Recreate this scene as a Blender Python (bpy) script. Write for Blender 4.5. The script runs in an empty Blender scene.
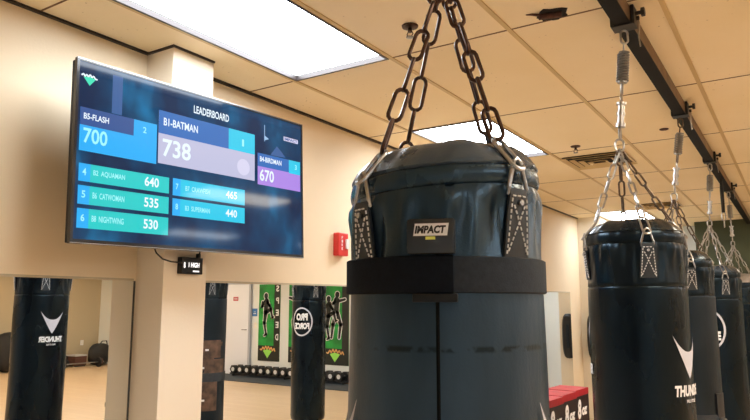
import bpy, bmesh, math, random
from mathutils import Vector, Matrix
random.seed(7)
C = bpy.context.scene.collection
PI = math.pi
EYE = 1.57            # camera height above the floor
CEIL = 2.75
WX = -2.515           # face of the left wall
WR = 10.9             # face of the right wall
FY = 10.9             # face of the far wall
BY = -3.5             # wall behind the camera
RX = -0.505            # ceiling rail

# ------------------------------------------------------------------ materials
def new_mat(name):
    m = bpy.data.materials.new(name); m.use_nodes = True
    nt = m.node_tree
    return m, nt, nt.nodes['Principled BSDF']

def mat(name, col, rough=0.5, metal=0.0, noise=0.0, nscale=20, bump=0.0, bscale=60, coat=0.0, spec=None, rvar=0.0, bdist=.01):
    m, nt, b = new_mat(name)
    b.inputs['Base Color'].default_value = (*col, 1)
    b.inputs['Roughness'].default_value = rough
    b.inputs['Metallic'].default_value = metal
    if coat: b.inputs['Coat Weight'].default_value = coat; b.inputs['Coat Roughness'].default_value = 0.2
    if spec is not None: b.inputs['Specular IOR Level'].default_value = spec
    tc = nt.nodes.new('ShaderNodeTexCoord')
    if noise or rvar:
        n = nt.nodes.new('ShaderNodeTexNoise'); n.inputs['Scale'].default_value = nscale; n.inputs['Detail'].default_value = 6
        nt.links.new(tc.outputs['Object'], n.inputs['Vector'])
        if noise:
            r = nt.nodes.new('ShaderNodeValToRGB')
            r.color_ramp.elements[0].position = 0.3; r.color_ramp.elements[1].position = 0.7
            r.color_ramp.elements[0].color = (*[max(0, c*(1-noise)) for c in col], 1)
            r.color_ramp.elements[1].color = (*[min(1, c*(1+noise)) for c in col], 1)
            nt.links.new(n.outputs['Fac'], r.inputs['Fac']); nt.links.new(r.outputs['Color'], b.inputs['Base Color'])
        if rvar:
            mr = nt.nodes.new('ShaderNodeMapRange')
            mr.inputs['To Min'].default_value = max(0.02, rough-rvar); mr.inputs['To Max'].default_value = rough+rvar
            mr.inputs['From Min'].default_value = 0.3; mr.inputs['From Max'].default_value = 0.7
            nt.links.new(n.outputs['Fac'], mr.inputs['Value']); nt.links.new(mr.outputs['Result'], b.inputs['Roughness'])
    if bump:
        n2 = nt.nodes.new('ShaderNodeTexNoise'); n2.inputs['Scale'].default_value = bscale; n2.inputs['Detail'].default_value = 4
        nt.links.new(tc.outputs['Object'], n2.inputs['Vector'])
        bp = nt.nodes.new('ShaderNodeBump'); bp.inputs['Strength'].default_value = bump; bp.inputs['Distance'].default_value = bdist
        nt.links.new(n2.outputs['Fac'], bp.inputs['Height']); nt.links.new(bp.outputs['Normal'], b.inputs['Normal'])
    return m

def emit(name, col, s):
    m, nt, b = new_mat(name)
    b.inputs['Base Color'].default_value = (0.02, 0.02, 0.02, 1)
    b.inputs['Roughness'].default_value = 0.25
    b.inputs['Emission Color'].default_value = (*col, 1)
    b.inputs['Emission Strength'].default_value = s
    if name.startswith('screen_'): b.inputs['Emission Strength'].default_value = s*.66; b.inputs['Specular IOR Level'].default_value = .2
    return m

def leather(name, base, rough, scuff=0.0, line=None, spec=.35):
    """worn vinyl: fine grain, broad creases, darker and duller scuffs"""
    m, nt, b = new_mat(name)
    L = nt.links.new; N = nt.nodes.new
    tc = N('ShaderNodeTexCoord')
    mp = N('ShaderNodeMapping'); mp.inputs['Scale'].default_value = (1, 1, 0.35); L(tc.outputs['Object'], mp.inputs['Vector'])
    n1 = N('ShaderNodeTexNoise'); n1.inputs['Scale'].default_value = 7; n1.inputs['Detail'].default_value = 5; L(mp.outputs['Vector'], n1.inputs['Vector'])
    r = N('ShaderNodeValToRGB'); r.color_ramp.elements[0].position = .35; r.color_ramp.elements[1].position = .7
    r.color_ramp.elements[0].color = (*[c*(1-scuff) for c in base], 1); r.color_ramp.elements[1].color = (*[c*(1+scuff) for c in base], 1)
    L(n1.outputs['Fac'], r.inputs['Fac'])
    col = r.outputs['Color']
    if line is not None:      # a worn scuff line running round the bag
        sx = N('ShaderNodeSeparateXYZ'); L(tc.outputs['Object'], sx.inputs['Vector'])
        sb = N('ShaderNodeMath'); sb.operation = 'SUBTRACT'; sb.inputs[1].default_value = line; L(sx.outputs['Z'], sb.inputs[0])
        ab = N('ShaderNodeMath'); ab.operation = 'ABSOLUTE'; L(sb.outputs[0], ab.inputs[0])
        lt = N('ShaderNodeMapRange'); lt.inputs['From Min'].default_value = .0025; lt.inputs['From Max'].default_value = .0065
        lt.inputs['To Min'].default_value = 1; lt.inputs['To Max'].default_value = 0; L(ab.outputs[0], lt.inputs['Value'])
        n3 = N('ShaderNodeTexNoise'); n3.inputs['Scale'].default_value = 45; L(tc.outputs['Object'], n3.inputs['Vector'])
        gt = N('ShaderNodeMapRange'); gt.inputs['From Min'].default_value = .45; gt.inputs['From Max'].default_value = .55; L(n3.outputs['Fac'], gt.inputs['Value'])
        ml = N('ShaderNodeMath'); ml.operation = 'MULTIPLY'; L(lt.outputs[0], ml.inputs[0]); L(gt.outputs[0], ml.inputs[1])
        mx = N('ShaderNodeMixRGB'); mx.inputs['Color2'].default_value = (.002, .002, .003, 1)
        L(ml.outputs[0], mx.inputs['Fac']); L(col, mx.inputs['Color1']); col = mx.outputs['Color']
    L(col, b.inputs['Base Color'])
    mr = N('ShaderNodeMapRange'); mr.inputs['From Min'].default_value = .3; mr.inputs['From Max'].default_value = .7
    mr.inputs['To Min'].default_value = rough-.06; mr.inputs['To Max'].default_value = rough+.1
    L(n1.outputs['Fac'], mr.inputs['Value']); L(mr.outputs[0], b.inputs['Roughness'])
    n2 = N('ShaderNodeTexNoise'); n2.inputs['Scale'].default_value = 260; L(tc.outputs['Object'], n2.inputs['Vector'])
    b1 = N('ShaderNodeBump'); b1.inputs['Strength'].default_value = .15; b1.inputs['Distance'].default_value = .002; L(n2.outputs['Fac'], b1.inputs['Height'])
    b2 = N('ShaderNodeBump'); b2.inputs['Strength'].default_value = .35; b2.inputs['Distance'].default_value = .02
    L(n1.outputs['Fac'], b2.inputs['Height']); L(b1.outputs['Normal'], b2.inputs['Normal']); L(b2.outputs['Normal'], b.inputs['Normal'])
    b.inputs['Specular IOR Level'].default_value = spec; b.inputs['Specular Tint'].default_value = (.50, .78, 1.0, 1)
    return m

def ceiling_mat():
    m, nt, b = new_mat('ceiling_tile'); L = nt.links.new; N = nt.nodes.new
    tc = N('ShaderNodeTexCoord')
    n = N('ShaderNodeTexNoise'); n.inputs['Scale'].default_value = 1.3; n.inputs['Detail'].default_value = 4; L(tc.outputs['Object'], n.inputs['Vector'])
    r = N('ShaderNodeValToRGB'); r.color_ramp.elements[0].color = (.88, .73, .48, 1); r.color_ramp.elements[1].color = (.92, .78, .56, 1)
    r.color_ramp.elements[0].position = .35; r.color_ramp.elements[1].position = .65
    L(n.outputs['Fac'], r.inputs['Fac'])
    v = N('ShaderNodeTexVoronoi'); v.inputs['Scale'].default_value = 26; v.inputs['Randomness'].default_value = 1; L(tc.outputs['Object'], v.inputs['Vector'])
    sp = N('ShaderNodeMapRange'); sp.inputs['From Min'].default_value = .07; sp.inputs['From Max'].default_value = .12
    sp.inputs['To Min'].default_value = 1; sp.inputs['To Max'].default_value = 0; L(v.outputs['Distance'], sp.inputs['Value'])
    n2 = N('ShaderNodeTexNoise'); n2.inputs['Scale'].default_value = 4; L(tc.outputs['Object'], n2.inputs['Vector'])
    g = N('ShaderNodeMapRange'); g.inputs['From Min'].default_value = .5; g.inputs['From Max'].default_value = .62; L(n2.outputs['Fac'], g.inputs['Value'])
    ml = N('ShaderNodeMath'); ml.operation = 'MULTIPLY'; L(sp.outputs[0], ml.inputs[0]); L(g.outputs[0], ml.inputs[1])
    mh = N('ShaderNodeMath'); mh.operation = 'MULTIPLY'; mh.inputs[1].default_value = .6; L(ml.outputs[0], mh.inputs[0])
    mx = N('ShaderNodeMixRGB'); mx.inputs['Color2'].default_value = (.22, .12, .05, 1); L(mh.outputs[0], mx.inputs['Fac']); L(r.outputs['Color'], mx.inputs['Color1'])
    L(mx.outputs['Color'], b.inputs['Base Color']); b.inputs['Roughness'].default_value = .85
    n3 = N('ShaderNodeTexNoise'); n3.inputs['Scale'].default_value = 70; L(tc.outputs['Object'], n3.inputs['Vector'])
    bp = N('ShaderNodeBump'); bp.inputs['Strength'].default_value = .25; bp.inputs['Distance'].default_value = .004
    L(n3.outputs['Fac'], bp.inputs['Height']); L(bp.outputs['Normal'], b.inputs['Normal'])
    return m

def floor_mat():
    m, nt, b = new_mat('floor_planks'); L = nt.links.new; N = nt.nodes.new
    tc = N('ShaderNodeTexCoord')
    br = N('ShaderNodeTexBrick'); br.inputs['Scale'].default_value = 1; br.inputs['Brick Width'].default_value = 1.2; br.inputs['Row Height'].default_value = .15
    br.inputs['Mortar Size'].default_value = .002; br.inputs['Color1'].default_value = (.60, .43, .27, 1); br.inputs['Color2'].default_value = (.64, .47, .30, 1); br.inputs['Mortar'].default_value = (.42, .26, .12, 1)
    L(tc.outputs['Object'], br.inputs['Vector']); L(br.outputs['Color'], b.inputs['Base Color'])
    b.inputs['Roughness'].default_value = .38
    return m

def screen_mat():
    """what the idle background of the display shows: navy with soft blue bands and a figure-like haze"""
    m, nt, b = new_mat('screen_picture'); L = nt.links.new; N = nt.nodes.new
    tc = N('ShaderNodeTexCoord')
    mp = N('ShaderNodeMapping'); mp.inputs['Scale'].default_value = (1, 3.0, 1.6); mp.inputs['Location'].default_value = (0, .3, 2.1); L(tc.outputs['Object'], mp.inputs['Vector'])
    n = N('ShaderNodeTexNoise'); n.inputs['Scale'].default_value = 2.1; n.inputs['Detail'].default_value = 3; L(mp.outputs['Vector'], n.inputs['Vector'])
    r = N('ShaderNodeValToRGB'); e = r.color_ramp.elements
    e[0].position = .40; e[0].color = (.002, .010, .034, 1); e[1].position = .80; e[1].color = (.004, .12, .26, 1)
    k = e.new(.58); k.color = (.002, .030, .075, 1)
    L(n.outputs['Fac'], r.inputs['Fac']); L(r.outputs['Color'], b.inputs['Emission Color'])
    b.inputs['Emission Strength'].default_value = 1.3
    b.inputs['Base Color'].default_value = (.004, .005, .008, 1); b.inputs['Roughness'].default_value = .07; b.inputs['Specular IOR Level'].default_value = .22
    return m

M = dict(
    wall=mat('wall_paint', (.84, .70, .50), .8, bump=.08, bscale=90, noise=.03, nscale=2),
    column=mat('column_paint', (.86, .75, .60), .8, bump=.06, bscale=90),
    white_wall=mat('white_wall_paint', (.80, .82, .80), .8, bump=.05),
    tan_wall=mat('tan_wall_paint', (.50, .42, .29), .8, bump=.05),
    bounce_wall=mat('blue_bounce_wall', (.66, .78, .90), .8),  # unseen back wall, blue added to tint reflections in the nearest bag
    green_wall=mat('dark_green_wall_paint', (.045, .055, .026), .8, noise=.2, nscale=2),
    pale=mat('pale_corner_paint', (.80, .72, .58), .8),
    ceiling=ceiling_mat(), floor=floor_mat(),
    tbar=mat('grid_bar_tan', (.62, .45, .22), .5),
    crack=mat('tile_joint_dark', (.18, .10, .05), .9),
    black_frame=mat('dark_frame_metal', (.03, .022, .02), .4, .3),
    mirror=mat('mirror_silver', (.90, .92, .91), .0, 1.0),
    mirror_edge=mat('mirror_edge', (.05, .05, .045), .4),
    plastic=mat('black_plastic', (.008, .009, .011), .45, noise=.15, spec=.3),
    gloss=mat('glossy_black_bezel', (.010, .010, .012), .18, noise=.1),
    silver=mat('silver_trim', (.30, .31, .33), .3, 1.0),
    rail=mat('rail_black_steel', (.005, .005, .006), .6, .0, spec=.15, noise=.3, nscale=12),
    rail_side_lit=mat('rail_side_lit_brown', (.16, .10, .06), .5, .2, noise=.3, nscale=12),  # brown paints the lit side face of the black rail
    chain_bronze=mat('chain_dark_bronze', (.085, .048, .036), .38, .85, noise=.35, nscale=60),
    chain_silver=mat('chain_silver', (.42, .41, .40), .30, .95, noise=.2, nscale=50),
    chain_dark=mat('chain_dark_steel', (.12, .085, .06), .35, .9, noise=.3, nscale=50),
    ring=mat('ring_grey_steel', (.46, .49, .54), .28, .9, noise=.15, nscale=40),
    spring=mat('spring_steel', (.30, .29, .28), .35, .9, noise=.2),
    bag_front=leather('bag_vinyl_slate', (.024, .042, .070), .32, .45, line=.938, spec=.55),
    bag_skirt=leather('bag_vinyl_blue_black', (.014, .028, .048), .23, .35, spec=.7),
    bag_black=leather('bag_vinyl_black', (.003, .004, .006), .26, .3, spec=.35),
    bag_grey=leather('bag_vinyl_grey', (.012, .014, .018), .40, .3),
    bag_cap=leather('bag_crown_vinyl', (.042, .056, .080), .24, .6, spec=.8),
    cap_black=leather('bag_crown_black', (.004, .006, .010), .22, .4, spec=.5),
    brown_tape=mat('brown_worn_tape', (.10, .055, .035), .6, noise=.6, nscale=18),
    silver_cap=mat('silver_crown', (.42, .42, .44), .35, .5, noise=.3, nscale=12, bump=.4, bscale=30),
    strap=mat('strap_webbing', (.018, .026, .036), .55, noise=.25, nscale=70, bump=.4, bscale=200, bdist=.0012),
    belt=mat('belt_webbing', (.020, .029, .043), .6, spec=.2, noise=.2, nscale=90, bump=.5, bscale=300, bdist=.0012),
    belt_dark=mat('belt_overlap', (.008, .011, .017), .8, spec=.1, noise=.2, nscale=90, bump=.4, bscale=300, bdist=.0012),
    seam=mat('bag_seam', (.003, .004, .005), .8, spec=.1),
    stitch=mat('white_stitching', (.75, .76, .78), .7),
    logo=mat('logo_print_grey', (.60, .60, .68), .6),
    pod=mat('pod_plastic', (.022, .028, .036), .25, noise=.1),
    white=mat('white_print', (.85, .85, .87), .6),
    yellow=mat('yellow_print', (.70, .75, .15), .5),
    black=mat('matte_black', (.010, .010, .011), .6, noise=.2),
    red=mat('red_plastic', (.62, .03, .025), .35, noise=.08),
    lens=mat('strobe_lens', (.85, .82, .84), .15, coat=.5),
    red_card=mat('red_card', (.42, .010, .022), .45, noise=.25),
    black_card=mat('black_card', (.016, .005, .007), .45, noise=.2),
    banner_green=mat('banner_green', (.01, .30, .045), .5, noise=.45, nscale=3),
    banner_black=mat('banner_black', (.012, .016, .012), .5, noise=.2),
    lime=mat('lime_print', (.35, .80, .12), .5),
    orange=mat('orange_print', (.80, .42, .15), .5),
    door=mat('white_door_paint', (.80, .82, .90), .45),
    door_frame=mat('grey_door_frame', (.42, .45, .52), .5),
    mat_floor=mat('rubber_floor_mat', (.045, .055, .070), .7, noise=.2, nscale=30),
    iron=mat('black_cast_iron', (.02, .02, .022), .45, .2, noise=.2),
    label=mat('steel_label', (.72, .73, .75), .35, .3),
    sign_red=mat('sign_red', (.45, .06, .10), .5),
    sign_blue=mat('sign_blue', (.05, .20, .50), .5),
    beige=mat('beige_plate', (.85, .80, .70), .5),
    rust=mat('rusty_edge', (.09, .035, .025), .8, noise=.4, nscale=40),
    hole=mat('hole_shade', (.012, .006, .005), .9),
    screen=screen_mat(),
    led=emit('clock_digits', (1, .93, .90), 1.2),
    lamp=emit('light_panel', (.86, .93, 1.0), 13.0),
    lamp_warm=emit('light_panel_warm', (1.0, .86, .66), 11.0),  # warm tint added to turn the right of the room golden
)

# ------------------------------------------------------------------ mesh helpers
def link(name, bm, m, parent=None, smooth=True, angle=35, loc=None):
    me = bpy.data.meshes.new(name)
    bmesh.ops.recalc_face_normals(bm, faces=bm.faces[:])
    bm.to_mesh(me); bm.free()
    for mm in (m if isinstance(m, (list, tuple)) else [m]): me.materials.append(mm)
    if smooth:
        for p in me.polygons: p.use_smooth = True
        me.set_sharp_from_angle(angle=math.radians(angle))
    o = bpy.data.objects.new(name, me); C.objects.link(o)
    if parent: o.parent = parent
    if loc: o.location = loc
    return o

def tag(o, label, cat, group=None, kind=None):
    if label: o['label'] = label
    if cat: o['category'] = cat
    if group: o['group'] = group
    if kind: o['kind'] = kind
    return o

def thing(name, label, cat, loc=(0, 0, 0), rotz=0, group=None):
    o = bpy.data.objects.new(name, None); C.objects.link(o)
    o.location = loc; o.rotation_euler = (0, 0, rotz); o.empty_display_size = .1
    return tag(o, label, cat, group)

def structure(name, bm, m, label=None, parent=None):
    o = link(name, bm, m, parent, smooth=False)
    if not parent: o['kind'] = 'structure'
    if label: o['label'] = label
    return o

def box(bm, x0, x1, y0, y1, z0, z1, bevel=0, mi=0):
    vs = [bm.verts.new((x, y, z)) for x in (x0, x1) for y in (y0, y1) for z in (z0, z1)]
    F = [(0, 1, 3, 2), (4, 6, 7, 5), (0, 4, 5, 1), (2, 3, 7, 6), (0, 2, 6, 4), (1, 5, 7, 3)]
    fs = [bm.faces.new([vs[i] for i in f]) for f in F]
    for f in fs: f.material_index = mi
    if bevel:
        es = list({e for f in fs for e in f.edges})
        r = bmesh.ops.bevel(bm, geom=es, offset=bevel, segments=2, affect='EDGES', profile=.6)
        for f in r['faces']: f.material_index = mi
    return fs

def NB(): return bmesh.new()

def tube(bm, pts, r, n=8, closed=False, caps=True):
    pts = [Vector(p) for p in pts]; k = len(pts); rings = []
    rr = r if isinstance(r, (list, tuple)) else [r]*k
    up = None
    for i in range(k):
        if closed: t = pts[(i+1) % k]-pts[i-1]
        else: t = pts[min(i+1, k-1)]-pts[max(i-1, 0)]
        t.normalize()
        if up is None:
            a = Vector((0, 0, 1)) if abs(t.z) < .9 else Vector((1, 0, 0))
            up = (a-t*a.dot(t)).normalized()
        else:
            up = (up-t*up.dot(t)).normalized()
        s = t.cross(up)
        rings.append([bm.verts.new(pts[i]+(up*math.cos(2*PI*j/n)+s*math.sin(2*PI*j/n))*rr[i]) for j in range(n)])
    for i in range(k if closed else k-1):
        a, b = rings[i], rings[(i+1) % k]
        for j in range(n): bm.faces.new((a[j], a[(j+1) % n], b[(j+1) % n], b[j]))
    if caps and not closed:
        bm.faces.new(rings[0][::-1]); bm.faces.new(rings[-1])

def rod(bm, a, b, r, n=10): tube(bm, [a, b], r, n)

def lathe(bm, prof, n=72, disp=None, c=(0, 0), close_bottom=True, close_top=True):
    rings = []
    for r, z in prof:
        ring = []
        for j in range(n):
            a = 2*PI*j/n; rr, zz = r, z
            if disp: rr, zz = disp(r, z, a)
            ring.append(bm.verts.new((c[0]+rr*math.cos(a), c[1]+rr*math.sin(a), zz)))
        rings.append(ring)
    for i in range(len(rings)-1):
        for j in range(n):
            bm.faces.new((rings[i][j], rings[i][(j+1) % n], rings[i+1][(j+1) % n], rings[i+1][j]))
    if close_bottom: bm.faces.new(rings[0][::-1])
    if close_top: bm.faces.new(rings[-1])

def link_loop(bm, mid, axis, side, L, W, r, n=7):
    """one stadium-shaped chain link"""
    axis = axis.normalized(); side = (side-axis*side.dot(axis)).normalized()
    hw = W/2-r; hl = L/2-r-hw; pts = []
    for k in range(7):
        a = PI*k/6; pts.append(mid+axis*(hl+hw*math.sin(a))+side*(hw*math.cos(a)))
    for k in range(7):
        a = PI+PI*k/6; pts.append(mid+axis*(-hl+hw*math.sin(a))+side*(hw*math.cos(a)))
    tube(bm, pts, r, n, closed=True)

def chain_mesh(bm, A, B, L=.068, W=.028, r=.0040, start=0, sag=0.0):
    A = Vector(A); B = Vector(B); d = B-A; pitch = L-2*r*1.15
    n = max(1, round((d.length-(L-pitch))/pitch)); p = d.length/n
    ax = d.normalized(); ref = Vector((0.3, 1, 0.1)); s0 = (ref-ax*ref.dot(ax)).normalized(); s1 = ax.cross(s0)
    for i in range(n):
        m = A+d*((i+.5)/n); m.z -= sag*4*((i+.5)/n)*(1-(i+.5)/n)
        rot = .785+(PI/2 if (i+start) % 2 else 0)+random.uniform(-.18, .18)
        s = s0*math.cos(rot)+s1*math.sin(rot)
        link_loop(bm, m, ax, s, max(L, p+2*r), W, r)

def text_mesh(txt, w=None, h=None, bold=0.0, shear=0.0, align='LEFT'):
    """2-D lettering as (verts, faces) in the u,v plane, fitted to w x h"""
    cu = bpy.data.curves.new('t', 'FONT'); cu.body = txt; cu.size = 1; cu.offset = bold; cu.resolution_u = 3; cu.shear = shear
    ob = bpy.data.objects.new('t', cu); C.objects.link(ob)
    bpy.context.view_layer.update()
    dg = bpy.context.evaluated_depsgraph_get()
    me = bpy.data.meshes.new_from_object(ob.evaluated_get(dg))
    V = [(v.co.x, v.co.y) for v in me.vertices]; F = [tuple(p.vertices) for p in me.polygons]
    bpy.data.objects.remove(ob); bpy.data.curves.remove(cu); bpy.data.meshes.remove(me)
    x0 = min(v[0] for v in V); x1 = max(v[0] for v in V); y0 = min(v[1] for v in V); y1 = max(v[1] for v in V)
    sx = w/(x1-x0) if w else None; sy = h/(y1-y0) if h else None
    sx = sx or sy; sy = sy or sx
    return [((x-x0)*sx, (y-y0)*sy) for x, y in V], F

def flat_text(bm, txt, O, U, V, u, v, w, h, bold=.02, shear=0, lift=0, N=None):
    """lettering laid on the plane O + u U + v V, lower left corner at (u, v)"""
    vs, fs = text_mesh(txt, w, h, bold, shear)
    O = Vector(O)+(N*lift if N else Vector((0, 0, 0)))
    bv = [bm.verts.new(O+U*(u+a)+V*(v+b)) for a, b in vs]
    for f in fs:
        try: bm.faces.new([bv[i] for i in f])
        except ValueError: pass

def poly(bm, pts): return bm.faces.new([bm.verts.new(p) for p in pts])

# ------------------------------------------------------------------ camera
F, VX, VY = 650.0, 800.0, 304.0
pitch = math.atan((VY-210)/F); yaw = math.atan((VX-375)*math.cos(pitch)/F)
cam = bpy.data.cameras.new('camera'); cam.sensor_width = 36; cam.lens = 36*F/750; cam.clip_start = .02; cam.clip_end = 100
co = bpy.data.objects.new('camera', cam); C.objects.link(co)
co.location = (0, 0, EYE); co.rotation_euler = (PI/2+pitch, 0, yaw)
bpy.context.scene.camera = co

# ------------------------------------------------------------------ room shell
bm = NB(); box(bm, WX-.2, WR+.2, BY-.2, FY+.3, -.1, 0); structure('floor', bm, M['floor'])
# ceiling slab with a hung grid of tiles
GX, GY = .602, 1.21
gx0, gy0 = -2.17, 2.57
lights = []   # (ix, iy) of panels: x column, y row from gx0/gy0
for ix, rows in ((0, (-1, 1, 5)), (4, (-1, 1, 5)), (8, (-4, -2, 0, 2, 4)), (13, (-3, -1, 1, 3, 5)), (18, (-3, -1, 1, 3, 5))):  # columns past the first are out of view, mostly added to light room and bags
    for iy in rows: lights.append((ix, iy))
lightset = set(lights)
bm = NB()
nx = int((WR-gx0)/GX)+2
for ix in range(-1, nx):
    for iy in range(-6, 8):
        x0 = max(WX-.02, gx0+ix*GX); x1 = min(WR+.05, gx0+(ix+1)*GX); y0 = max(BY-.05, gy0+iy*GY); y1 = min(FY+.1, gy0+(iy+1)*GY)
        if x1-x0 < .02 or y1-y0 < .02 or (ix, iy) in lightset: continue
        box(bm, x0+.003, x1-.003, y0+.003, y1-.003, CEIL, CEIL+.02)
box(bm, WX-.2, WR+.2, BY-.2, FY+.3, CEIL+.13, CEIL+.2)
structure('ceiling', bm, M['ceiling'])
bm = NB()
for ix in range(0, nx):      # long tan bars
    x = gx0+ix*GX
    if x < WR: box(bm, x-.010, x+.010, BY, FY, CEIL-.006, CEIL+.02)
structure('trim_1', bm, M['tbar'], 'tan metal bars of the hung ceiling grid')
bm = NB()
for iy in range(-5, 8):
    y = gy0+iy*GY
    if BY < y < FY: box(bm, WX, WR, y-.004, y+.004, CEIL-.002, CEIL+.02)
structure('trim_2', bm, M['crack'], 'thin dark cross joints of the hung ceiling')

# walls
bm = NB(); box(bm, WX-.2, WX, BY-.2, FY+.3, 0, CEIL+.2); structure('wall_left', bm, M['wall'])
bm = NB(); box(bm, WR, WR+.2, BY, FY, 0, CEIL+.2); structure('wall_right', bm, M['tan_wall'])
bm = NB(); box(bm, WX, WR, BY-.2, BY, 0, CEIL+.2); structure('wall_back', bm, M['bounce_wall'])
bm = NB(); box(bm, WX, WR+.2, FY, FY+.2, 0, CEIL+.2); structure('wall_far', bm, M['white_wall'])
bm = NB(); box(bm, -1.2, 1.7, FY-.5, FY, 0, CEIL); structure('wall_green', bm, M['green_wall'], 'dark green painted wall behind the row of punching bags')
bm = NB(); box(bm, WX, -2.2, 9.05, FY, 0, CEIL); structure('wall_corner', bm, M['pale'], 'cream corner pier at the far end of the mirrored wall')
# column that carries the clock, with dark ceiling trim
CX, CY0, CY1 = -2.33, 1.895, 2.14
bm = NB(); box(bm, WX, CX, CY0, CY1, 0, CEIL); structure('trim_3', bm, M['column'], 'cream square column between the two mirrors')
bm = NB()
box(bm, WX, WX+.018, BY, CY0, CEIL-.010, CEIL-.0)
box(bm, WX, WX+.018, CY1, 9.05, CEIL-.012, CEIL-.0)
box(bm, WX, CX, CY0-.010, CY0, CEIL-.009, CEIL); box(bm, CX, CX+.010, CY0-.010, CY1, CEIL-.009, CEIL)
structure('trim_4', bm, M['black_frame'], 'dark line of edge trim where the left wall meets the ceiling')
bm = NB(); box(bm, WX, WX+.003, CY0-.014, CY0-.004, 0, EYE+.103); structure('trim_5', bm, M['mirror_edge'], 'thin black strip between the left mirror and the column')

# wall mirrors
def mirror(y0, y1, zt0, zt1, label, edge=.012):
    t = thing('wall_mirror', label, 'mirror', (WX, (y0+y1)/2, .12), group=None)
    c = (y0+y1)/2
    bm = NB()
    vs = []
    for x in (.0015, .007):
        for (y, z) in ((y0, .12), (y1, .12), (y1, EYE+zt1), (y0, EYE+zt0)): vs.append(bm.verts.new((x, y-c, z-.12)))
    for f in ((0, 1, 2, 3), (4, 5, 6, 7), (0, 1, 5, 4), (1, 2, 6, 5), (2, 3, 7, 6), (3, 0, 4, 7)): bm.faces.new([vs[i] for i in f])
    link('mirror_glass', bm, M['mirror'], t, smooth=False)
    bm = NB()
    a = Vector((.001, y0-c, EYE+zt0-.12)); b = Vector((.001, y1-c, EYE+zt1-.12))
    vs = [bm.verts.new(p+Vector((dx, 0, dz))) for p in (a, b) for dx in (0, .008) for dz in (0, .010)]
    for f in ((0, 1, 3, 2), (4, 6, 7, 5), (0, 4, 5, 1), (2, 3, 7, 6), (0, 2, 6, 4), (1, 5, 7, 3)): bm.faces.new([vs[i] for i in f])
    box(bm, .001, .012, y0-c, y1-c, -.012, 0)
    link('edge_channel', bm, M['tan_wall'] if edge else M['mirror_edge'], t, smooth=False)
    return t
mirror(BY+.3, CY0-.018, .101, .103, 'left wall mirror, below the television screen and left of the column')
mirror(CY1+.004, 8.56, .106, .146, 'long wall mirror running from the column to the far corner')

# ------------------------------------------------------------------ ceiling lights
def ceiling_light(ix, iy, label, group, warm):
    x0 = gx0+ix*GX; y0 = gy0+iy*GY; w = GX; l = GY
    t = thing('ceiling_light', label, 'ceiling light', (x0+w/2, y0+l/2, CEIL), group=group)
    bm = NB(); a, b = w/2-.010, l/2-.004; f = .014
    box(bm, -a, -a+f, -b, b, -.008, .035); box(bm, a-f, a, -b, b, -.008, .035)
    box(bm, -a+f, a-f, -b, -b+f, -.008, .035); box(bm, -a+f, a-f, b-f, b, -.008, .035)
    link('frame', bm, M['black_frame'], t, smooth=False)
    bm = NB(); box(bm, -a+f, a-f, -b+f, b-f, .020, .028)
    link('diffuser', bm, M['lamp_warm'] if warm else M['lamp'], t, smooth=False)
for ix, iy in lights:
    if (ix, iy) == (0, -1): lab, g = 'large glowing ceiling panel above and right of the television', None
    elif (ix, iy) == (0, 1): lab, g = 'glowing ceiling panel partly hidden behind the top of the nearest punching bag', None
    elif (ix, iy) == (0, 5): lab, g = 'far glowing ceiling panel seen low behind the chains of the second punching bag', None
    else: lab, g = 'rectangular ceiling light panel over the open gym floor, out of direct view', 'ceiling panels outside the picture'
    ceiling_light(ix, iy, lab, g, ix in (4, 13, 18))

# vents, sprinklers, hole
def vent(x, y, s, label):
    t = thing('ceiling_vent', label, 'vent', (x, y, CEIL))
    bm = NB(); box(bm, -s/2+.01, s/2-.01, -s/2+.01, s/2-.01, -.005, -.002); link('backing', bm, M['hole'], t, smooth=False)  # near-black sheet paints the shade between the louvres
    for k in range(4):
        a = s/2-k*s*.115; b = a-s*.055; z1 = -.004-.004*k; z0 = z1-.012
        bm = NB()
        for (p, q) in (((-a, -a), (a, -a)), ((a, -a), (a, a)), ((a, a), (-a, a)), ((-a, a), (-a, -a))):
            sc = b/a
            vs = [bm.verts.new((p[0], p[1], z0)), bm.verts.new((q[0], q[1], z0)), bm.verts.new((q[0]*sc, q[1]*sc, z1)), bm.verts.new((p[0]*sc, p[1]*sc, z1)),
                  bm.verts.new((p[0], p[1], z0-.003)), bm.verts.new((q[0], q[1], z0-.003)), bm.verts.new((q[0]*sc, q[1]*sc, z1-.003)), bm.verts.new((p[0]*sc, p[1]*sc, z1-.003))]
            for f in ((0, 1, 2, 3), (4, 5, 6, 7), (0, 1, 5, 4), (1, 2, 6, 5), (2, 3, 7, 6), (3, 0, 4, 7)): bm.faces.new([vs[i] for i in f])
        link('louvre_ring', bm, M['tbar'], t, smooth=False)
vent(-1.30, 5.42, .50, 'square louvred ceiling vent right of the nearest punching bag')
vent(-1.30, 8.35, .42, 'small far ceiling vent behind the chains of the second punching bag')

def sprinkler(x, y, label):
    t = thing('sprinkler_head', label, 'sprinkler', (x, y, CEIL))
    bm = NB(); lathe(bm, [(.036, -.001), (.034, -.008), (.014, -.012)], 20); link('cover_plate', bm, M['chain_bronze'], t)
    bm = NB(); rod(bm, (0, 0, -.010), (0, 0, -.030), .009)
    for s in (-1, 1): tube(bm, [(s*.008, 0, -.026), (s*.015, 0, -.038), (s*.004, 0, -.052)], .0025, 6)
    link('body', bm, M['chain_bronze'], t)
    bm = NB(); lathe(bm, [(.004, -.056), (.017, -.054), (.017, -.051), (.004, -.050)], 16); link('deflector', bm, M['spring'], t)
sprinkler(-1.31, 2.30, 'small ceiling sprinkler left of the nearest chains')
sprinkler(-1.33, 4.84, 'small ceiling sprinkler just left of the square vent')

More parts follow.
